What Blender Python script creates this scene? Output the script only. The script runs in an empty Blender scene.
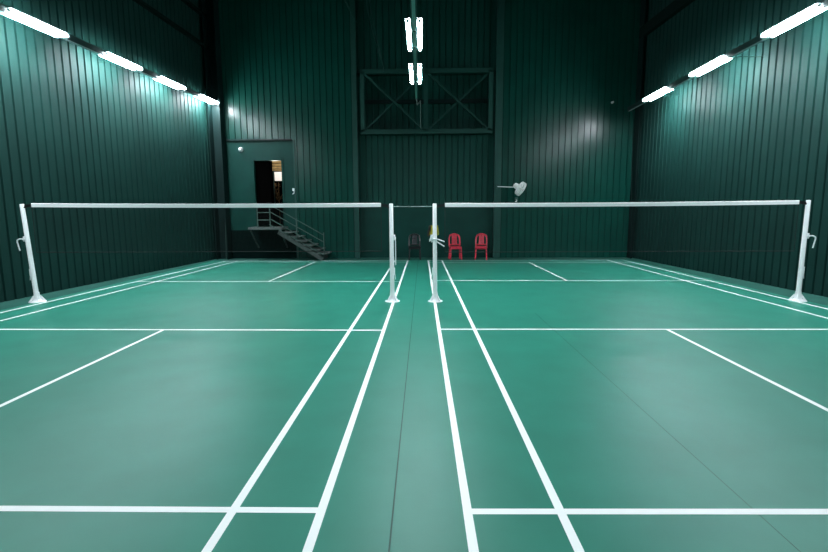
import bpy, math, random
from mathutils import Vector, Matrix
random.seed(4)
S = bpy.context.scene
C = S.collection

# ------------------------------------------------------------------ camera
F_PX = 470.95
CAM = Vector((0.0735, -8.1357, 1.5071))
def cam_axes(pitch, yaw, roll):
    cp, sp, cy, sy = math.cos(pitch), math.sin(pitch), math.cos(yaw), math.sin(yaw)
    fwd = Vector((sy*cp, cy*cp, -sp)); right = Vector((cy, -sy, 0)); up = right.cross(fwd)
    cr, sr = math.cos(roll), math.sin(roll)
    return cr*right + sr*up, -sr*right + cr*up, fwd
CR, CU, CF = cam_axes(0.1345, -0.0195, -0.0050)
cd = bpy.data.cameras.new('camera'); cam = bpy.data.objects.new('camera', cd); C.objects.link(cam)
m = Matrix((CR, CU, -CF)).transposed().to_4x4(); m.translation = CAM
cam.matrix_world = m
cd.sensor_width = 36; cd.lens = F_PX*36/828; cd.clip_start = .05; cd.clip_end = 200
S.camera = cam
def at(u, v, axis, val):
    """where the sight line of a measured point meets the plane axis = val"""
    d = CF + CR*((u-414)/F_PX) - CU*((v-276)/F_PX)
    return CAM + d*((val-CAM[axis])/d[axis])

# ------------------------------------------------------------------ materials
def mat(name, col, rough=.5, metal=0, noise=0, nscale=8, bump=0, bscale=60, emit=None, estr=0, coat=0, spec=.5):
    M = bpy.data.materials.new(name); M.use_nodes = True
    nt = M.node_tree; b = nt.nodes['Principled BSDF']
    b.inputs['Base Color'].default_value = (*col, 1)
    b.inputs['Roughness'].default_value = rough; b.inputs['Metallic'].default_value = metal
    b.inputs['Specular IOR Level'].default_value = spec
    if coat: b.inputs['Coat Weight'].default_value = coat
    tc = nt.nodes.new('ShaderNodeTexCoord')
    if noise:
        n = nt.nodes.new('ShaderNodeTexNoise'); n.inputs['Scale'].default_value = nscale; n.inputs['Detail'].default_value = 6
        r = nt.nodes.new('ShaderNodeValToRGB')
        r.color_ramp.elements[0].position = .3; r.color_ramp.elements[1].position = .7
        r.color_ramp.elements[0].color = (*[c*(1-noise) for c in col], 1)
        r.color_ramp.elements[1].color = (*[min(1, c*(1+noise)) for c in col], 1)
        nt.links.new(tc.outputs['Object'], n.inputs['Vector']); nt.links.new(n.outputs['Fac'], r.inputs['Fac'])
        nt.links.new(r.outputs['Color'], b.inputs['Base Color'])
    if bump:
        n2 = nt.nodes.new('ShaderNodeTexNoise'); n2.inputs['Scale'].default_value = bscale; n2.inputs['Detail'].default_value = 4
        bp = nt.nodes.new('ShaderNodeBump'); bp.inputs['Strength'].default_value = bump; bp.inputs['Distance'].default_value = .01
        nt.links.new(tc.outputs['Object'], n2.inputs['Vector']); nt.links.new(n2.outputs['Fac'], bp.inputs['Height'])
        nt.links.new(bp.outputs['Normal'], b.inputs['Normal'])
    if emit:
        b.inputs['Emission Color'].default_value = (*emit, 1); b.inputs['Emission Strength'].default_value = estr
    return M
GREEN = (.0075, .042, .036)
M = dict(
    wall=mat('painted_sheet', (.0042, .060, .046), .27, 0, .10, 1.5, spec=.30),
    side=mat('painted_side_sheet', GREEN, .58, 0, .10, 1.5, spec=.17),
    panel=mat('painted_panel', (.0040, .052, .042), .5, 0, .12, 2, spec=.2),
    steel=mat('painted_steel', (.015, .070, .058), .45, 0, .1, 4, spec=.3),
    dark=mat('dark_steel', (.004, .018, .017), .5, spec=.2),
    ceiling=mat('ceiling_paint', (.004, .014, .012), .9, 0, .1, 2, spec=.1),
    concrete=mat('floor_paint', (.016, .105, .080), .55, 0, .15, 3, .05, 40),
    mat_=mat('court_vinyl', (.0235, .222, .158), .43, 0, .07, 2.2, .06, 160, spec=.38),
    seam=mat('mat_seam', (.012, .10, .07), .6),
    line=mat('line_paint', (.90, .94, .92), .5),
    white=mat('white_enamel', (.90, .91, .92), .35, 0, .03, 30),
    tape=mat('white_tape', (.93, .94, .94), .7),
    net=mat('net_cord', (.010, .016, .015), .8),
    cord=mat('grey_cord', (.25, .33, .31), .7),
    black=mat('black_plastic', (.006, .006, .008), .45),
    blackmid=mat('black_plastic_worn', (.022, .020, .026), .5),
    red=mat('red_plastic', (.62, .040, .075), .4, 0, .06, 12),
    rail=mat('rail_steel', (.010, .036, .033), .5, spec=.3),
    flange=mat('zinc_lip', (.40, .46, .46), .35, .3),
    lamp=mat('lamp_tube', (1, 1, 1), .5, emit=(.88, .94, 1.0), estr=185),
    cap=mat('lamp_cap', (.6, .62, .62), .5),
    stair=mat('stair_steel', (.055, .075, .070), .5, 0, .15, 10),
    tread=mat('tread_plate', (.12, .14, .135), .55, 0, .15, 20),
    handrail=mat('handrail_steel', (.065, .12, .105), .5),
    bay=mat('painted_bay_sheet', (.0055, .060, .048), .5, 0, .10, 1.5, spec=.2),
    pit=mat('landing_shade', (.0015, .010, .009), .8, spec=.05),  # near-black colour carrying the shade under the landing
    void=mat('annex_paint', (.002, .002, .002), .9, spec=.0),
    wood=mat('pale_wood', (.35, .24, .10), .6, 0, .35, 9),
    paper=mat('paper', (.85, .82, .84), .7),
    leaf=mat('brown_clutter', (.10, .06, .02), .8, 0, .5, 30),
    teal=mat('annex_panel', (.012, .045, .045), .6),
    fan=mat('fan_plastic', (.96, .96, .95), .5),
    fanhub=mat('fan_blade', (.62, .56, .52), .45),
    yellow=mat('yellow_cloth', (.50, .42, .05), .85, 0, .2, 25),
    chrome=mat('chrome', (.75, .77, .78), .25, .8),
)

# ------------------------------------------------------------------ mesh building
class MB:
    def __init__(s): s.v = []; s.f = []; s.sm = []
    def add(s, vs, fs, smooth=False):
        o = len(s.v); s.v += [tuple(x) for x in vs]
        s.f += [tuple(i+o for i in f) for f in fs]; s.sm += [smooth]*len(fs); return s
    def box(s, a, b):
        x0, x1 = sorted((a[0], b[0])); y0, y1 = sorted((a[1], b[1])); z0, z1 = sorted((a[2], b[2]))
        return s.add([(x0,y0,z0),(x1,y0,z0),(x1,y1,z0),(x0,y1,z0),(x0,y0,z1),(x1,y0,z1),(x1,y1,z1),(x0,y1,z1)],
                     [(0,3,2,1),(4,5,6,7),(0,1,5,4),(1,2,6,5),(2,3,7,6),(3,0,4,7)])
    def quad(s, a, b, c, d): return s.add([a, b, c, d], [(0,1,2,3)])
    def bar(s, a, b, w, h, up=(0,0,1)):
        """rectangular bar from a to b, w across, h along up"""
        a, b = Vector(a), Vector(b); d = (b-a).normalized(); u = Vector(up)
        if abs(d.dot(u)) > .95: u = Vector((0,1,0))
        r = d.cross(u).normalized(); u = r.cross(d).normalized()
        q = [(-1,-1),(1,-1),(1,1),(-1,1)]
        vs = [p + r*(i*w/2) + u*(j*h/2) for p in (a, b) for i, j in q]
        return s.add(vs, [(3,2,1,0),(4,5,6,7),(0,1,5,4),(1,2,6,5),(2,3,7,6),(3,0,4,7)])
    def tube(s, pts, r, n=8, caps=True):
        pts = [Vector(p) for p in pts]; rs = r if isinstance(r, (list, tuple)) else [r]*len(pts)
        ref = None; rings = []
        for i, p in enumerate(pts):
            d = (pts[min(i+1, len(pts)-1)] - pts[max(i-1, 0)]).normalized()
            if ref is None: ref = Vector((0,0,1)) if abs(d.z) < .9 else Vector((1,0,0))
            a = (ref - d*ref.dot(d)).normalized(); ref = a; b = d.cross(a)
            rings.append([p + (a*math.cos(t) + b*math.sin(t))*rs[i] for t in [2*math.pi*k/n for k in range(n)]])
        vs = [v for rg in rings for v in rg]; fs = []
        for i in range(len(pts)-1):
            for k in range(n): fs.append((i*n+k, i*n+(k+1)%n, (i+1)*n+(k+1)%n, (i+1)*n+k))
        s.add(vs, fs, True)
        if caps: s.add(rings[0], [tuple(reversed(range(n)))]); s.add(rings[-1], [tuple(range(n))])
        return s
    def lathe(s, prof, n=20, mtx=None):
        """prof: (radius, height) along local z"""
        mtx = mtx or Matrix(); vs = []; fs = []
        for r, h in prof:
            for k in range(n):
                t = 2*math.pi*k/n; vs.append(mtx @ Vector((r*math.cos(t), r*math.sin(t), h)))
        for i in range(len(prof)-1):
            for k in range(n): fs.append((i*n+k, i*n+(k+1)%n, (i+1)*n+(k+1)%n, (i+1)*n+k))
        s.add(vs, fs, True)
        s.add(vs[:n], [tuple(reversed(range(n)))]); s.add(vs[-n:], [tuple(range(n))]); return s
    def ring(s, R, r, n=24, k=6, mtx=None, z=0):
        mtx = mtx or Matrix(); vs = []; fs = []
        for i in range(n):
            t = 2*math.pi*i/n
            for j in range(k):
                p = 2*math.pi*j/k; q = R + r*math.cos(p)
                vs.append(mtx @ Vector((q*math.cos(t), q*math.sin(t), z + r*math.sin(p))))
        for i in range(n):
            for j in range(k): fs.append((i*k+j, ((i+1)%n)*k+j, ((i+1)%n)*k+(j+1)%k, i*k+(j+1)%k))
        return s.add(vs, fs, True)
    def sheet(s, P, x0, x1, z0, z1, pitch=.2, depth=.032, phase=0.0):
        """trapezoid-ribbed sheet. P(x, z, d) -> point, d = how far the rib stands into the room"""
        prof = [(0, 0), (.026, 0), (.036, depth*.9), (.190, depth*.9), (.2, 0), (.2, 0)]
        k = math.floor((x0-phase)/pitch)-1; xs = []
        while phase + k*pitch < x1:
            for a, d in prof[:4]:
                xs.append((phase + k*pitch + a*pitch/.2, d))
            k += 1
        def dep(x):
            for (a, da), (b, db) in zip(xs, xs[1:]):
                if a <= x <= b: return da + (db-da)*(x-a)/(b-a)
            return 0
        col = [(x0, dep(x0))] + [t for t in xs if x0 < t[0] < x1] + [(x1, dep(x1))]
        vs = []; fs = []
        for x, d in col: vs += [P(x, z0, d), P(x, z1, d)]
        for i in range(len(col)-1): fs.append((2*i, 2*i+2, 2*i+3, 2*i+1))
        return s.add(vs, fs)
    def build(s, name, m, parent=None, bevel=0):
        me = bpy.data.meshes.new(name); me.from_pydata(s.v, [], s.f); me.update()
        me.polygons.foreach_set('use_smooth', s.sm)
        o = bpy.data.objects.new(name, me); C.objects.link(o); me.materials.append(m)
        if parent: o.parent = parent
        if bevel:
            bv = o.modifiers.new('bevel', 'BEVEL'); bv.width = bevel; bv.segments = 2; bv.limit_method = 'ANGLE'
        return o
def tag(o, label=None, cat=None, group=None, kind=None):
    for k, v in (('label', label), ('category', cat), ('group', group), ('kind', kind)):
        if v: o[k] = v
    return o
def thing(name, label, cat, loc=(0,0,0), group=None, rz=0):
    o = bpy.data.objects.new(name, None); C.objects.link(o); o.location = loc; o.rotation_euler.z = rz
    o.empty_display_size = .1
    return tag(o, label, cat, group)
def struct(name, mb, m, parent=None):
    o = mb.build(name, m, parent)
    if not parent: o['kind'] = 'structure'
    return o

# ------------------------------------------------------------------ the setting
YB = 7.5                                   # back wall plane
H = 9.6
def xl(y): return -7.23 + .055*y           # the side walls run very slightly together
def xr(y): return 7.165 - .032*y
def bx(u, v, Y=YB): return at(u, v, 1, Y)
f = MB().box((-8.2, -11, -.1), (8.0, 8.7, 0))
floor = struct('floor', f, M['concrete'])

w = MB().sheet(lambda y, z, d: (xl(y)+d, y, z), -11, 8.0, 0, H)
struct('wall_left', w, M['side'])
w = MB().sheet(lambda y, z, d: (xr(y)-d, y, z), -11, 8.0, 0, H)
struct('wall_right', w, M['side'])
w = MB().sheet(lambda x, z, d: (x, -10.9+d, z), -8.0, 7.8, 0, H)
struct('wall_front', w, M['wall'])
c = MB(); c.quad((-8.2,-11,H), (0,-11,H+1), (0,8.7,H+1), (-8.2,8.7,H)); c.quad((0,-11,H+1), (8.0,-11,H), (8.0,8.7,H), (0,8.7,H+1))
struct('ceiling', c, M['ceiling'])

CL0, CL1 = bx(353,150).x, bx(358.2,150).x      # left strip column of the middle bay
CR0, CR1 = bx(494.3,150).x, bx(501.5,150).x
PX0, PX1, PZ = bx(224.5,141).x, bx(293.7,141).x, bx(260,140.5).z
DX0, DX1 = bx(254.5,190).x, bx(283.5,190).x
DZ1 = bx(268,160).z
LZ = bx(264,227.2,6.7).z                        # landing level
w = MB()
bk = lambda Y: (lambda x, z, d: (x, Y-d, z))
w.sheet(bk(YB), -7.2, PX0, 0, PZ)
w.sheet(bk(YB), -7.2, CL0, PZ, H+1)
w.sheet(bk(YB), PX1, CL0, 0, PZ)
w.sheet(bk(YB), CR1, 7.3, 0, H+1)
T0, T1 = bx(427,131.5).z, bx(427,70.5).z        # steel frame heights
YC = 7.72
DADO = bx(414,207,YC).z
bay = MB().sheet(bk(YC), CL1-.05, CR0+.05, DADO, T0+.05)
bay.sheet(bk(YB+.62), CL1-.05, CR0+.05, T0-.05, T1+.05)
bay.sheet(bk(YC), CL1-.05, CR0+.05, T1, H+1)
for x in (CL1, CR0): w.quad((x,YB-.02,0), (x,YB+.7,0), (x,YB+.7,H+1), (x,YB-.02,H+1))
w.quad((CL1,YC,T0), (CR0,YC,T0), (CR0,YB+.7,T0), (CL1,YB+.7,T0)); w.quad((CL1,YC,T1), (CR0,YC,T1), (CR0,YB+.7,T1), (CL1,YB+.7,T1))
wall_back = struct('wall_back', w, M['wall'])
bay.build('bay_sheet', M['bay'], wall_back)
p = MB()
y = YB-.005
p.box((PX0,y,0), (DX0,YB+.06,PZ)); p.box((DX1,y,0), (PX1,YB+.06,PZ)); p.box((DX0,y,DZ1), (DX1,YB+.06,PZ)); p.box((DX0,y,0), (DX1,YB+.06,LZ))
p.box((CL1,YC-.03,0), (CR0,YC+.02,DADO+.01))
p.build('flat_panel', M['panel'], wall_back)
ua, ub = at(226,240,1,YB).x, at(312,240,1,YB).x
MB().box((PX0+.02,YB-.012,0), (PX1-.03,YB-.004,LZ-.12)).build('landing_shade_sheet', M['pit'], wall_back)  # dark sheet laid over the panel as the landing's shade
# flat strip columns beside the bay
for k, (a, b) in enumerate(((CL0, CL1), (CR0, CR1))):
    struct('trim_%d' % (k+1), MB().box((a,YB-.11,0), (b,YB+.05,H+.6)), M['steel'])
# drip trim above and conduit edge beside the flat panel
struct('trim_3', MB().box((PX0-.02,YB-.07,PZ-.02), (PX1-.05,YB,PZ+.035)), M['dark'])
struct('trim_4', MB().box((PX1-.03,YB-.05,0), (PX1+.03,YB,PZ)), M['steel'])
struct('trim_5', MB().box((PX0-.03,YB-.05,0), (PX0+.015,YB,PZ)), M['steel'])
# corner columns: H sections
def hcol(name, x0, x1, y0, y1):
    q = MB(); xm = (x0+x1)/2
    q.box((x0,y0,0), (x0+.025,y1,H)); q.box((x1-.025,y0,0), (x1,y1,H)); q.box((x0,y1-.06,0), (x1,y1-.035,H))
    return struct(name, q, M['dark'])
a, b = at(216,258,1,7.15).x, at(231,258,1,7.15).x
hcol('trim_6', a+.03, b-.08, 7.12, 7.46)
a, b = at(631,255,1,7.15).x, at(644,255,1,7.15).x
hcol('trim_7', a, b+.02, 7.12, 7.46)
# long girts high on the side walls
def girt(name, side, z, s=.07):
    q = MB(); X = xl if side < 0 else xr
    y0, y1 = -10.5, 7.4
    q.bar((X(y0)-side*.09, y0, z), (X(y1)-side*.09, y1, z), .16, s)
    struct(name, q, M['ceiling'])
girt('trim_8', -1, bx(205,48).z*1.005-.05); girt('trim_9', -1, bx(205,48).z+.9); girt('trim_10', 1, bx(655,20).z-.42, .3)
# knee braces high beside the middle bay
q = MB().bar(bx(345,0,7.3), bx(356,22,7.3), .05, .05); struct('trim_11', q, M['steel'])
q = MB().bar(bx(506,-8,7.3), bx(497,20,7.3), .05, .05); struct('trim_12', q, M['steel'])

# ------------------------------------------------------------------ doorway and the room behind it
AY = 9.6
q = MB(); x0, x1 = DX0-1.6, DX1+.35
q.quad((x0,AY,LZ), (x1,AY,LZ), (x1,AY,4), (x0,AY,4)); q.quad((x0,YB+.06,LZ), (x0,AY,LZ), (x0,AY,4), (x0,YB+.06,4)); q.quad((x1,YB+.06,LZ), (x1,AY,LZ), (x1,AY,4), (x1,YB+.06,4))
q.quad((x0,YB+.06,4), (x1,YB+.06,4), (x1,AY,4), (x0,AY,4)); q.quad((x0,YB+.06,LZ), (x1,YB+.06,LZ), (x1,AY,LZ), (x0,AY,LZ))
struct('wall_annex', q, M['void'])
dr = bpy.data.objects.new('door_1', None); C.objects.link(dr); dr['kind'] = 'structure'
q = MB()
q.box((DX0-.03,YB-.03,LZ), (DX0+.03,YB+.1,DZ1+.03)); q.box((DX1-.03,YB-.03,LZ), (DX1+.03,YB+.1,DZ1+.03)); q.box((DX0,YB-.03,DZ1-.02), (DX1,YB+.1,DZ1+.03))
q.build('door_frame', M['panel'], dr)
xm = bx(271,190,YB+.1).x
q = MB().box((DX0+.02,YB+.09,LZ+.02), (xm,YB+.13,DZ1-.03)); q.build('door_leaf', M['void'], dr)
# things seen through the gap
def A(u, v, Y=8.9): return at(u, v, 1, Y)
t = thing('wooden_rack', 'pale wooden plank rack high inside the open doorway', 'rack', A(278,172,8.95))
L = t.location
for v0, v1 in ((161,163.2), (163.8,166), (166.6,168.6), (169.4,170.6)):
    a, b = A(272.5,v0,8.95)-L, A(285,v1,8.95)-L
    MB().box((a.x,-.02,a.z), (b.x,.3,b.z)).build('plank', M['wood'], t)
a, b = A(273.2,160,8.97)-L, A(274.6,205,8.97)-L; MB().box((a.x,.0,a.z), (b.x,.1,b.z)).build('upright', M['teal'], t)
a, b = A(274.8,172), A(283.2,181)
o = MB().box((a.x,8.84,a.z), (b.x,8.85,b.z)).build('notice_sheet', M['paper']); tag(o, 'blank white sheet hanging inside the open doorway', 'sheet')
a = A(278.5,190); q = MB()
for k in range(26):
    u0, v0 = random.uniform(274,283), random.uniform(183,201); P0 = A(u0, v0, 8.65+random.uniform(-.05,.05))
    q.tube([P0, P0+Vector((random.uniform(-.09,.09), .02, random.uniform(-.12,.12)))], .012, 5)
p0 = A(278.5,182.5,8.65); q.tube([p0, (p0.x, p0.y, LZ+.005)], .012, 6)
tag(q.build('dried_plant', M['leaf']), 'tangle of brown dry twigs below the white sheet in the doorway', 'plant')
ld = bpy.data.lights.new('annex_fill_light', 'POINT'); ld.energy = 17; ld.color = (1, .93, .82); ld.shadow_soft_size = .1  # added fill light with no visible fitting, brightens the sheet and rack
lo = bpy.data.objects.new('annex_fill_light', ld); C.objects.link(lo); lo.location = (A(278,175).x+.12, 8.2, 3.0)

# ------------------------------------------------------------------ landing, stairs and railing
SY0, SY1 = 6.7, 7.44
st = thing('metal_staircase', 'dark metal landing with stairs and pipe railing below the doorway', 'staircase', (0,0,0))
g = lambda u, v: at(u, v, 1, SY0)
a, b = g(248,227.3), g(281.5,229.6)
MB().box((a.x,SY0,b.z), (b.x,SY1,a.z)).build('landing', M['tread'], st)
top, bot = g(278,231.5), g(319,258.3)
n = 6
t0, t5 = g(281,232), g(316,253.2)
for k in range(n):
    e = k/(n-1); x = t0.x + (t5.x-t0.x)*e; z = t0.z + (t5.z-t0.z)*e
    MB().box((x,SY0+.03,z-.035), (x+.36,SY1,z)).build('tread', M['tread'], st)
for yy in (SY0, SY1-.03):
    MB().bar((top.x,yy+.02,top.z-.02), (bot.x+.12,yy+.02,.03), .035, .12).build('stringer', M['stair'], st)
for x in (a.x+.05, b.x-.05):
    MB().bar((x,SY0+.05,b.z), (x,SY1,b.z-.62), .04, .04).build('support_brace', M['stair'], st)
pl, pm, pe = g(256.5,205), g(269,203.5), g(323.5,232.5)
slope = (t5.z-t0.z)/(t5.x-t0.x)
for p0, zb in ((pm, a.z), (Vector((pl.x,SY0,pl.z)), a.z), (Vector((pe.x,SY0,pe.z)), .22), (Vector((g(296,218).x,SY0,g(296,218.5).z)), t0.z-.2)):
    MB().tube([(p0.x,SY0+.03,zb), (p0.x,SY0+.03,p0.z)], .018, 8).build('rail_post', M['handrail'], st)
for v in (205, 212.5, 220):
    h = g(269,v)
    MB().tube([(pl.x,SY0+.03,h.z), (h.x,SY0+.03,h.z)], .015, 8).build('rail_bar', M['handrail'], st)
for dv in (0, 7, 14, 20):
    h = g(269, 204.5+dv)
    MB().tube([(h.x,SY0+.03,h.z), (pe.x,SY0+.03,h.z+slope*.92*(pe.x-h.x))], .015, 8).build('rail_bar', M['handrail'], st)

# ------------------------------------------------------------------ court mats with painted lines
def fl(u, v): p = at(u, v, 2, .005); return (p.x, p.y)
def line2(p, q):
    (x0, y0), (x1, y1) = fl(*p), fl(*q)
    return lambda y: x0 + (x1-x0)*(y-y0)/(y1-y0)
def row2(p, q):
    (x0, y0), (x1, y1) = fl(*p), fl(*q)
    return lambda x: y0 + (y1-y0)*(x-x0)/(x1-x0)
SEAM = (at(416.4,272.5,2,0).x + at(392,552,2,0).x)/2
LWD = .046
def court(label, x0, x1, sides, cen_near, cen_far, rows):
    """sides: outer, inner, inner, outer side lines from left to right; rows: long near, short near, short far, long far"""
    t = thing('court_mat', label, 'sports court', ((x0+x1)/2, 0, 0))
    ox = t.location.x
    MB().box((x0-ox,-7.6,0), (x1-ox,6.69,.004)).build('vinyl_sheet', M['mat_'], t)
    q = MB(); z1 = .0052; h = LWD/2
    yn, yf = -6.72, 6.62
    def strip(a, b, c, d): q.add([(p[0]-ox, p[1], z1) for p in (a, b, c, d)], [(0,1,2,3)])
    for X in sides: strip((X(yn)-h,yn), (X(yn)+h,yn), (X(yf)+h,yf), (X(yf)-h,yf))
    full = [lambda x: yn+h] + rows + [lambda x: yf-h]
    for k, Yr in enumerate(full):
        pts = [s_(Yr(0)) for s_ in sides]
        cuts = [(a+h, b-h) for a, b in zip(pts, pts[1:])]
        for a, b in cuts: strip((a,Yr(a)-h), (b,Yr(b)-h), (b,Yr(b)+h), (a,Yr(a)+h))
    for X, ya, yb in ((cen_near, rows[0], rows[1]), (cen_far, rows[2], rows[3])):
        a = ya(X(0))+h; b = yb(X(0))-h
        strip((X(a)-h,a), (X(a)+h,a), (X(b)+h,b), (X(b)-h,b))
    q.build('court_lines', M['line'], t)
    return t
Lo, Li = line2((0,312.8), (224,261.5)), line2((0,320.9), (238,261))
LI, LO = line2((376,289.8), (206.1,552)), line2((407.7,260.6), (307.1,552))
RO, RI = line2((428.3,260.6), (473.9,552)), line2((442.2,260.8), (579.7,552))
Ri, Ro = line2((828,318.3), (611.5,261.2)), line2((828,309.1), (627.8,261.1))
tl = court('green badminton court floor with white lines, the left of two', Lo(0)-.2, SEAM-.004, [Lo, Li, LI, LO],
           line2((0,406.1), (163,330)), line2((269.3,281.2), (316,261.5)),
           [row2((0,508.4), (319,510.2)), row2((0,329.3), (383,330.2)), row2((150,281.6), (390,281.5)), row2((240,261.9), (400,262.1))])
tr = court('green badminton court floor with white lines, the right of two', SEAM+.004, Ro(0)+.2, [RO, RI, Ri, Ro],
           line2((828,410.2), (667,329.4)), line2((567,280.5), (526.7,261.3)),
           [row2((467.3,511.4), (828,511.6)), row2((440,329.2), (828,329.3)), row2((440,280.5), (690,280.7)), row2((440,262.4), (612,262.2))])
sx = at(694.6,457.3,2,0).x
MB().box((sx-.002-tr.location.x,-7.5,.004), (sx+.002-tr.location.x,-1.2,.0046)).build('seam', M['seam'], tr)
MB().box((SEAM-.004-tl.location.x,-7.6,.0038), (SEAM+.001-tl.location.x,6.7,.0046)).build('seam', M['seam'], tl)

# ------------------------------------------------------------------ posts and nets
NY = -.235
def post(label, base, topx, H_, side, crank):
    t = thing('net_post', label, 'net post', (base, NY, 0), 'badminton net posts')
    dx = topx-base; P = lambda z: Vector((dx*z/H_, 0, z))
    MB().tube([P(.03), P(H_-.012), P(H_)], [.038, .034, .028], 14).build('pole', M['white'], t)
    q = MB().lathe([(.128,.004), (.126,.014), (.072,.022), (.055,.05), (.047,.09), (.043,.14), (.039,.17)], 20)
    for k in range(4):
        an = math.pi/4 + k*math.pi/2; c_, s_ = math.cos(an), math.sin(an)
        q.bar((c_*.04, s_*.04, .11), (c_*.105, s_*.105, .012), .012, .03)
    q.build('base', M['white'], t)
    MB().tube([P(H_-.06)+Vector((side*-.03,0,0)), P(H_-.06)+Vector((side*-.07,0,0))], .014, 8).build('pulley', M['black'], t)
    zc = 1.09; p0 = P(zc)
    wq = MB().box(p0+Vector((side*.02,-.022,-.045)), p0+Vector((side*.062,.022,.045)))
    wq.tube([p0+Vector((side*.045,-.035,0)), p0+Vector((side*.045,.035,0))], .022, 12)
    w_ = wq.build('winch', M['white'], t, .006)
    if crank == 'hook':
        pts = [p0+Vector(v) for v in ((side*.08,0,.0), (side*.13,-.01,.0), (side*.165,-.015,-.02), (side*.17,-.015,-.05), (side*.14,-.015,-.20))]
        MB().tube(pts, .0115, 8).build('crank_handle', M['white'], w_)
    elif crank == 'down':
        pts = [p0+Vector(v) for v in ((side*.045,-.03,.03), (side*.064,-.04,.01), (side*.068,-.045,-.08), (side*.07,-.045,-.46))]
        MB().tube(pts, .009, 8).build('crank_handle', M['white'], w_)
    else:
        pts = [p0+Vector(v) for v in ((-.03,-.05,-.02), (-side*.05,-.06,-.03), (-side*.16,-.06,-.07))]
        MB().tube(pts, .011, 8).build('crank_handle', M['white'], w_)
        pts = [p0+Vector(v) for v in ((-side*.03,-.05,-.07), (-side*.08,-.06,-.10), (-side*.16,-.06,-.15))]
        MB().tube(pts, .011, 8).build('crank_handle', M['white'], w_)
    k0 = P(.52)
    cl = MB().box(k0+Vector((side*.03,-.012,-.06)), k0+Vector((side*.052,.012,.06))); cl.tube([k0+Vector((side*.05,0,-.05)), k0+Vector((side*.06,0,-.14))], .006, 6)
    cl.build('cleat', M['white'], t)
    return t
base = [at(37.5,301,1,NY).x, at(392.5,300,1,NY).x, at(435.2,300,1,NY).x, at(797.5,301,1,NY).x]
tops = [at(21.8,204,1,NY), at(391,203.5,1,NY), at(434.6,203.4,1,NY), at(808.5,200,1,NY)]
post('white net post at the far left near the left wall', base[0], tops[0].x, tops[0].z, -1, 'hook')
post('white net post with long crank, left of the middle pair', base[1], tops[1].x, tops[1].z, 1, 'down')
post('white net post with yellow cloth, right of the middle pair', base[2], tops[2].x, tops[2].z, -1, 'side')
post('white net post at the far right near the right wall', base[3], tops[3].x, tops[3].z, 1, 'hook')

def net(label, ta, tb, xa, xb, za, zb, zlow):
    """xa..xb = ends of the white tape, ta / tb the post tops"""
    t = thing('badminton_net', label, 'net', ((xa+xb)/2, NY, 0), 'badminton nets')
    O = t.location
    zt = lambda x: za + (zb-za)*(x-xa)/(xb-xa) - .012*(1-((2*x-xa-xb)/(xb-xa))**2)
    q = MB(); N = 24; TH = .066
    for i in range(N):
        x0 = xa + (xb-xa)*i/N; x1 = xa + (xb-xa)*(i+1)/N
        vs = []
        for x in (x0, x1):
            z = zt(x)
            for yy, zz in ((-.008, z-TH), (-.008, z-.005), (0, z), (.008, z-.005), (.008, z-TH)): vs.append((x-O.x, yy, zz))
        q.add(vs, [(i0, i0+5, i0+6, i0+1) for i0 in range(4)] + [(4, 9, 5, 0)])
    q.build('top_tape', M['tape'], t)
    e0, e1 = xa+.0, xb-.0
    q = MB(); r = .0009; pit = .022
    n = int((e1-e0)/pit)
    for i in range(n+1):
        x = e0 + (e1-e0)*i/n; z = zt(x)-TH+.01
        q.quad((x-r-O.x,0,zlow), (x+r-O.x,0,zlow), (x+r-O.x,0,z), (x-r-O.x,0,z))
    mrow = int(.78/pit)
    for j in range(mrow):
        zs = []
        for i in range(13):
            x = e0 + (e1-e0)*i/12; zs.append((x, zlow + (zt(x)-TH-zlow)*j/mrow))
        for (xa_, z0), (xb_, z1) in zip(zs, zs[1:]):
            q.quad((xa_-O.x,0,z0-r), (xb_-O.x,0,z1-r), (xb_-O.x,0,z1+r), (xa_-O.x,0,z0+r))
    q.build('mesh', M['net'], t)
    q = MB().tube([(xa-O.x,0,zlow), (xb-O.x,0,zlow)], .006, 6); q.build('bottom_cord', M['net'], t)
    for X, T, s in ((xa, ta, -1), (xb, tb, 1)):
        z = zt(X)
        MB().bar((X-O.x,0,z-.034), (X-O.x + (T.x-X)*.72,0,(z+T.z-.05)/2-.02), .012, .045).build('end_strap', M['black'], t)
        MB().tube([(X-O.x + (T.x-X)*.7,0,(z+T.z-.05)/2-.015), (T.x-O.x-s*.03,0,T.z-.05)], .007, 6).build('tie_cord', M['black'], t)
        MB().tube([(X-O.x,0,zlow), (X-O.x,0,z-.06)], .005, 6).build('side_cord', M['net'], t)
    return t
ax, bx_ = at(31.5,204.7,1,NY), at(381,205,1,NY)
net('badminton net with white top tape across the left court', tops[0], tops[1], ax.x, bx_.x, at(31,203.2,1,NY).z, at(381,202.9,1,NY).z, .86)
ax, bx_ = at(445,205,1,NY), at(799,202,1,NY)
net('badminton net with white top tape across the right court', tops[2], tops[3], ax.x, bx_.x, at(445,203.0,1,NY).z, at(799,200.2,1,NY).z, .84)
a, b = tops[1], tops[2]
q = MB().tube([(a.x+.03,NY,a.z-.05), ((a.x+b.x)/2,NY,(a.z+b.z)/2-.052), (b.x-.03,NY,b.z-.05)], .006, 6)
tag(q.build('tie_rope', M['cord']), 'thin grey rope stretched between the two middle net posts', 'rope')
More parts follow.
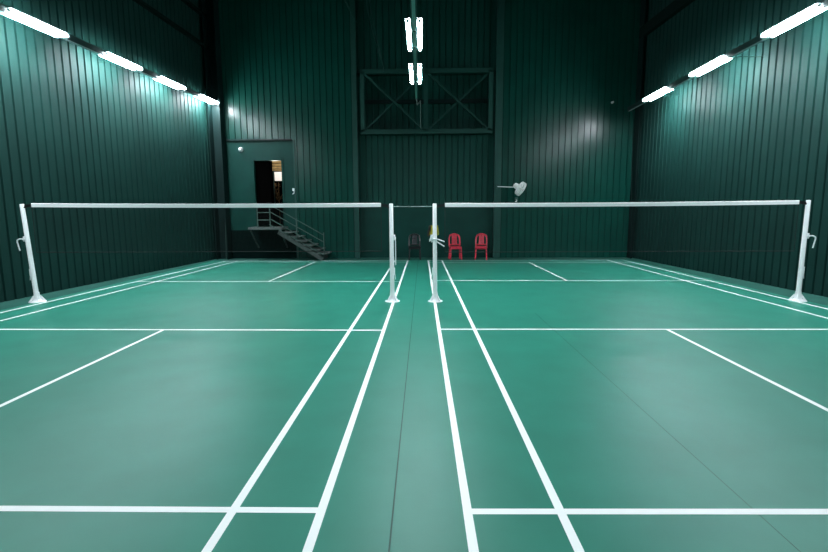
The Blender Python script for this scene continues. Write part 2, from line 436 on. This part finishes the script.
# yellow cloth hanging behind the post
bc = at(433.8,230,1,NY)
t = thing('hanging_cloth', 'yellow cloth with black edge hanging on the right middle net post', 'cloth', (bc.x, NY+.035, 0))
def cloth(x0, x1, z0, z1, yy, m, name):
    q = MB(); n_ = 10; k_ = 8; vs = []; fs = []
    for j in range(k_+1):
        for i in range(n_+1):
            e = i/n_; g_ = j/k_; x = x0 + (x1-x0)*e; wv = .9 + .1*math.cos(g_*3)
            vs.append(((x)*wv, yy + .012*math.sin(e*9+g_*2), z0 + (z1-z0)*g_ + .012*math.sin(e*7)*(1-g_)))
    for j in range(k_):
        for i in range(n_):
            a_ = j*(n_+1)+i; fs.append((a_, a_+1, a_+n_+2, a_+n_+1))
    o = q.add(vs, fs, True).build(name, m, t)
    s_ = o.modifiers.new('thick', 'SOLIDIFY'); s_.thickness = .008
z1, z0 = at(433,225.5,1,NY).z, at(433,235.5,1,NY).z
cloth(-.075, .085, z0, z1, .02, M['yellow'], 'cloth_body')
cloth(-.105, -.068, z0-.02, z1-.01, .02, M['black'], 'black_edge')
cloth(-.068, -.01, at(433,242,1,NY).z, z0+.01, .02, M['tape'], 'white_hem')
MB().tube([(-.075,.02,z1-.01), (0,-.0,z1+.03), (.085,.02,z1-.01)], .006, 6).build('hanging_loop', M['black'], t)

# ------------------------------------------------------------------ lamps on rails
def lamp(label, p, d, group, L_=1.28):
    """twin-tube fitting clipped along a rail; d = direction of the rail"""
    t = thing('tube_lamp', label, 'lamp', p, group)
    d = Vector(d).normalized(); r = d.cross(Vector((0,0,1))).normalized(); up = r.cross(d)
    for s in (-1, 1):
        o = r*(s*.086) - up*.025
        MB().bar(o - d*(L_/2) + r*(s*.004) + up*.04, o + d*(L_/2) + r*(s*.004) + up*.04, .078, .012).build('batten', M['rail'], t)
        tb = MB().tube([o - d*(L_/2-.05), o - d*(L_/2-.06), o + d*(L_/2-.06), o + d*(L_/2-.05)], [.018,.028,.028,.018], 10).build('tube', M['lamp'], t)
        for e in (-1, 1): MB().tube([o + d*(e*(L_/2-.05)), o + d*(e*L_/2)], .022, 8).build('end_cap', M['cap'], tb)
    for e in (-1, 1): MB().bar(-r*.05 + d*(e*.35) - up*.07, r*.05 + d*(e*.35) - up*.07, .03, .006).build('clip', M['rail'], t)
    return t
def rail(label, a, b, hang, group='lighting rails'):
    t = thing('lighting_rail', label, 'lighting rail', (0,0,0), group)
    a, b = Vector(a), Vector(b)
    MB().bar(a, b, .085, .11).build('channel', M['rail'], t)
    MB().bar(a-Vector((0,0,.058)), b-Vector((0,0,.058)), .05, .014).build('lip', M['flange'], t)
    for e, to in hang: p = a + (b-a)*e; MB().tube([p, p+Vector(to)], .006, 6).build('hanger', M['steel'], t)
    return t
# left rail
zl = lambda y: 4.705 + .0370*(y+.384)
LXr = -6.5
rail('dark lighting rail along the left wall', (LXr,-8.6,zl(-8.6)), (LXr,7.45,zl(7.45)), [(e, (xl(-8.6+16*e)-LXr+.02, 0, .0)) for e in (.1,.3,.5,.7,.9)])
names = ['nearest camera', 'second nearest', 'third nearest', 'farthest']
for nm, (u0, v0, u1, v1) in zip(names, ((2.9,8.7,63.8,35.4), (101.4,51.6,139,69.6), (156.5,76.8,182.6,88.4), (195.7,94.2,217.4,103.5))):
    y = (at(u0,v0,0,LXr).y + at(u1,v1,0,LXr).y)/2
    lamp('lit white tube lamp on the left wall rail, %s of four' % nm, (LXr,y,zl(y)), (0,1,.037), 'tube lamps along the left wall')
RXr = 6.3
zr = lambda y: 4.675 - .0165*(y+.25)
rail('dark lighting rail along the right wall', (RXr,-8.6,zr(-8.6)), (RXr,6.75,zr(6.75)), [(e, (xr(-8.6+15*e)-RXr-.02, 0, .0)) for e in (.1,.3,.5,.7,.9)])
for nm, (u0, v0, u1, v1) in zip(['nearest camera', 'middle one', 'farthest'], ((826,2.8,765.3,35.8), (729.5,55,692.3,74.4), (671,86.8,645.5,100.5))):
    y = (at(u0,v0,0,RXr).y + at(u1,v1,0,RXr).y)/2
    lamp('lit white tube lamp on the right wall rail, %s of three' % nm, (RXr,y,zr(y)), (0,1,-.0165), 'tube lamps along the right wall')
CZ = 4.3
c0, c1 = at(413.5,6,2,CZ), at(416.3,96,2,CZ)
cx = lambda y: c0.x + (c1.x-c0.x)*(y-c0.y)/(c1.y-c0.y)
rail('dark lighting rail hanging over the gap between the courts', (cx(-8.6),-8.6,CZ), (cx(c1.y),c1.y,CZ), [(e, (0,0,H+1-CZ-.05)) for e in (.1,.42,.98)])
for nm, (v0, v1) in zip(('nearer', 'farther'), ((16,50.8), (64.7,81.7))):
    y = (at(412.5,v0,2,CZ).y + at(413.5,v1,2,CZ).y)/2
    lamp('lit twin tube lamp on the middle rail, %s of two' % nm, (cx(y),y,CZ), (0,1,0), 'tube lamps on the middle rail')
# the rows go on behind the camera: lamps there, on the same rails
def row_light(p, e=1):
    l = bpy.data.lights.new('row_lamp', 'AREA'); l.shape = 'RECTANGLE'; l.size = .2; l.size_y = 1.25; l.energy = e; l.color = (.86,.94,1)
    o = bpy.data.objects.new('row_lamp', l); C.objects.link(o); o.location = p
ROW = 68
for y, k in ((-1.95,1.25), (-4.15,.8), (-6.35,.5)): row_light((LXr,y,zl(y)-.08), ROW*k)
for y, k in ((-1.95,1.25), (-4.25,.8), (-6.55,.5)): row_light((RXr,y,zr(y)-.08), ROW*k)
for y, k in ((-2.4,.75), (-4.8,.5), (-7.0,.5)): row_light((cx(y),y,CZ-.08), ROW*k)

# ------------------------------------------------------------------ steel frame over the bay
FY = 7.42
t = thing('truss_frame', 'green steel frame with crossed braces high on the back wall', 'steel frame', (0,FY,0))
fx0, fx1 = at(360.5,100,1,FY).x, at(492.5,100,1,FY).x
fz0, fz1 = at(427,131.5,1,FY).z, at(427,71,1,FY).z
mx = at(425.8,100,1,FY).x; bw = .13
def fb(a_, b_, w_, nm): MB().bar((a_[0],0,a_[1]), (b_[0],0,b_[1]), .10, w_).build(nm, M['steel'], t)
fb((fx0,fz1), (fx1,fz1), bw, 'top_beam'); fb((fx0,fz0), (fx1,fz0), bw*1.1, 'bottom_beam')
for x, nm in ((fx0+.06,'side_post'), (fx1-.06,'side_post'), (mx,'middle_post')):
    MB().box((x-.065,-.05,fz0), (x+.065,.05,fz1)).build(nm, M['steel'], t)
for p0, p1 in ((fx0+.12,mx-.06), (mx+.06,fx1-.12)):
    fb((p0,fz1-.06), (p1,fz0+.06), .055, 'brace'); 
    MB().bar((p0,.045,fz0+.06), (p1,.045,fz1-.06), .05, .055).build('brace', M['steel'], t)
zq = at(427,101,1,7.9).z
MB().bar((fx0,.55,zq), (fx1,.55,zq), .08, .12).build('rear_rail', M['dark'], t)
# hanging cables
a0 = at(420.5,100,1,7.2); a1 = at(420.5,128,1,7.2)
q = MB().tube([(c1.x,c1.y,CZ-.02), (c1.x+.02,c1.y+.05,CZ-.2), (a0.x,7.25,a0.z), (a1.x,7.27,a1.z)], .009, 6)
tag(q.build('lamp_cable', M['cord']), 'thin pale cable running down from the end of the middle rail', 'cable')
q = MB()
for du in (0, 3.2):
    q.tube([at(365+du,-12,1,7.25), at(368+du,12,1,7.3), at(373+du*.8,32,1,7.3), at(378+du*.5,50,1,7.32), at(383,64,1,7.34), at(384,71,1,7.36)], .014, 6)
tag(q.build('looped_cable', M['steel']), 'looped dark cable hanging above the left end of the steel frame', 'cable')
# conduits in the corners
q = MB().tube([(LXr,7.40,zl(7.4)-.0), (at(223,108,1,7.40).x,7.40,4.86), (at(224.2,140,1,7.40).x,7.40,3.9), (at(224.6,230,1,7.4).x,7.40,.0)], .013, 6)
tag(q.build('conduit', M['handrail']), 'thin conduit running down the left corner from the lighting rail', 'conduit')
q = MB().tube([(RXr,6.7,zr(6.7)), (at(634,108,1,7.05).x,7.05,4.5), (at(632,160,1,7.05).x,7.05,3.0), (at(631.5,240,1,7.05).x,7.05,.0)], .013, 6)
tag(q.build('conduit', M['dark']), 'thin dark conduit running down the right corner from the lighting rail', 'conduit')

# ------------------------------------------------------------------ small fittings on the back wall
def wall_lamp(label, u, v, r, Y=YB-.03):
    p = at(u, v, 1, Y)
    t = thing('bulkhead_lamp', label, 'wall lamp', p)
    R = Matrix.Rotation(math.radians(90), 4, 'X')
    MB().lathe([(r*1.0,0), (r*1.0,.03), (r*.7,.04)], 16, R).build('mount', M['white'], t)
    MB().lathe([(r*.85,.035), (r*.9,.06), (r*.7,.10), (r*.3,.125), (r*.05,.13)], 16, R).build('globe', M['paper'], t)
wall_lamp('small round white lamp on the flat panel left of the doorway', 241, 149.7, .075)
wall_lamp('tiny white fitting high on the right part of the back wall', 612, 102.6, .035)
p = at(293.6,191,1,YB-.06)
t = thing('wall_socket', 'small white fitting with hanging plug right of the doorway', 'socket', p)
MB().box((-.035,-.03,.0), (.035,.03,.09)).build('box', M['white'], t, .006)
MB().tube([(.0,-.03,.03), (.03,-.05,.0), (.02,-.04,-.08), (-.03,-.03,-.10)], .014, 8).build('plug_lead', M['white'], t)
p = at(516.2,199,1,YB-.05)
t = thing('switch_box', 'small pale switch box on the wall below the fan', 'switch', p)
MB().box((-.04,-.02,-.05), (.04,.02,.05)).build('case', M['handrail'], t, .006)
MB().tube([(0,-.025,-.02), (.02,-.03,-.07), (-.04,-.025,-.085)], .012, 6).build('lead', M['fan'], t)

# ------------------------------------------------------------------ wall fan
fp = at(520.6,188.8,1,7.0)
t = thing('wall_fan', 'white round fan on a thin arm from the right strip column', 'fan', fp)
nrm = Vector((.72,-.42,-.53)).normalized()
R = nrm.to_track_quat('Z', 'Y').to_matrix().to_4x4()
FR = .225
q = MB()
for rr, z in ((FR,0), (FR*.97,.05), (FR*.97,-.05)): q.ring(rr, .009, 32, 6, R, z)
for rr, z in ((FR*.75,.066), (FR*.5,.074), (FR*.28,.078), (FR*.75,-.062), (FR*.5,-.068)): q.ring(rr, .006, 28, 5, R, z)
for k in range(24):
    an = 2*math.pi*k/24; c_, s_ = math.cos(an), math.sin(an)
    for sg in (1, -1):
        q.tube([R @ Vector((c_*FR*e, s_*FR*e, sg*h_)) for e, h_ in ((.2,.078), (.55,.073), (.9,.058), (1,.0))], .0055, 5)
q.build('guard', M['fan'], t)
q = MB()
for k in range(3):
    vs = []; fs = []
    for i in range(6):
        r_ = .05 + (FR*.88-.05)*i/5; wd = .5*math.sin(.5+2.2*i/5)+.12
        for j in range(5):
            an = 2*math.pi*k/3 + (j/4-.5)*wd*1.7; vs.append(R @ Vector((r_*math.cos(an), r_*math.sin(an), .03*(j/4-.5))))
    for i in range(5):
        for j in range(4): a_ = i*5+j; fs.append((a_, a_+1, a_+6, a_+5))
    b_ = MB().add(vs, fs, True).build('blade', M['fan'], t); sd = b_.modifiers.new('t', 'SOLIDIFY'); sd.thickness = .004
MB().lathe([(.055,-.02), (.055,.07), (.045,.085), (.02,.09)], 18, R).build('hub', M['fanhub'], t)
MB().lathe([(.03,-.26), (.075,-.24), (.09,-.18), (.09,-.09), (.06,-.06), (.05,-.02)], 18, R).build('motor_housing', M['fan'], t)
mo = R @ Vector((0,0,-.17))
e0 = at(497.5,186.6,1,7.32) - fp; e1 = at(514.5,187.2,1,7.1) - fp
MB().tube([e0, e1, mo], .014, 8).build('arm', M['white'], t)
MB().box(e0+Vector((-.04,.0,-.06)), e0+Vector((.04,.09,.06))).build('wall_plate', M['steel'], t)

# ------------------------------------------------------------------ plastic chairs
def chair(label, loc, rz, m, m2):
    t = thing('plastic_chair', label, 'chair', loc, 'plastic chairs along the back wall', rz)
    # front is -y
    W, D, SH, BH = .39, .40, .41, .80
    q = MB(); n_ = 8; vs = []; fs = []
    for i in range(n_+1):
        for j in range(n_+1):
            e, g_ = i/n_*2-1, j/n_*2-1
            wd = W/2*(1-.08*max(0, g_)**2) * (1 - .05*abs(g_)**6); x = e*wd; y = g_*D/2*(1-.05*abs(e)**6)
            vs.append((x, y, SH - .018*(1-e*e)*(1-g_*g_) - .03*max(0, -g_)**4))
    for i in range(n_):
        for j in range(n_): a_ = i*(n_+1)+j; fs.append((a_, a_+n_+1, a_+n_+2, a_+1))
    s_ = q.add(vs, fs, True).build('seat', m, t); sd = s_.modifiers.new('t', 'SOLIDIFY'); sd.thickness = .03; sd.offset = -1
    fr = MB().box((-W/2+.03,-D/2+.015,SH-.075), (W/2-.03,-D/2+.03,SH-.03)); fr.build('apron', m, t, .004)
    for sx in (-1, 1):
        for sy in (-1, 1):
            x, y = sx*(W/2-.035), sy*(D/2-.04)
            MB().bar((x,y,SH-.02), (x+sx*.02,y+sy*.035,0), .042, .032, (0,1,0)).build('leg', m, t, .006)
    def bp(x, z):   # back plane, leaning and curved
        e = (z-SH)/(BH-SH); return Vector((x, D/2-.03 + .11*e - .035*(1-(x/(W/2))**2)*-1*.6, z))
    bk_ = bpy.data.objects.new('backrest', None)
    q = MB()
    for sx in (-1, 1):
        pts = [bp(sx*(W/2-.03), SH-.02), bp(sx*(W/2-.02), SH+.12), bp(sx*(W/2-.025), SH+.26), bp(sx*(W/2-.05), SH+.34)]
        for a_, b_ in zip(pts, pts[1:]): q.bar(a_, b_, .034, .045, (1,0,0))
    arc = [bp(-(W/2-.05)+ (W-.1)*k/8, SH+.335+.05*math.sin(math.pi*k/8)) for k in range(9)]
    for a_, b_ in zip(arc, arc[1:]): q.bar(a_, b_, .028, .055)
    q.bar(bp(-(W/2-.03), SH+.05), bp(W/2-.03, SH+.05), .024, .04)
    bo = q.build('backrest', m, t)
    for x, wd in ((-.062,.034), (-.021,.032), (.021,.032), (.062,.034)):
        MB().bar(bp(x*1.1, SH+.04), bp(x, SH+.35), .016, wd, (1,0,0)).build('slat', m2, bo)
    MB().bar(bp(-.075, SH+.24), bp(.075, SH+.24), .02, .06).build('crossbar', m2, bo)
    return t
CY = 7.02
chair('red plastic chair by the back wall, left of the two', (at(455.2,258,1,CY).x,CY,0), math.radians(4), M['red'], M['red'])
chair('red plastic chair by the back wall, right of the two', (at(481,258,1,CY).x,CY,0), math.radians(-8), M['red'], M['red'])
chair('black plastic chair by the back wall between the middle posts', (at(414.7,258,1,CY).x,CY,0), math.radians(2), M['black'], M['blackmid'])

# ------------------------------------------------------------------ world and exposure
W = bpy.data.worlds.new('world'); S.world = W; W.use_nodes = True
W.node_tree.nodes['Background'].inputs['Color'].default_value = (.002,.004,.004,1)
W.node_tree.nodes['Background'].inputs['Strength'].default_value = .3
S.view_settings.view_transform = 'Standard'; S.view_settings.look = 'None'
S.view_settings.exposure = .55; S.view_settings.gamma = .91
S.cycles.use_denoising = True
S.cycles.max_bounces = 8; S.cycles.diffuse_bounces = 4
S.cycles.sample_clamp_indirect = 4
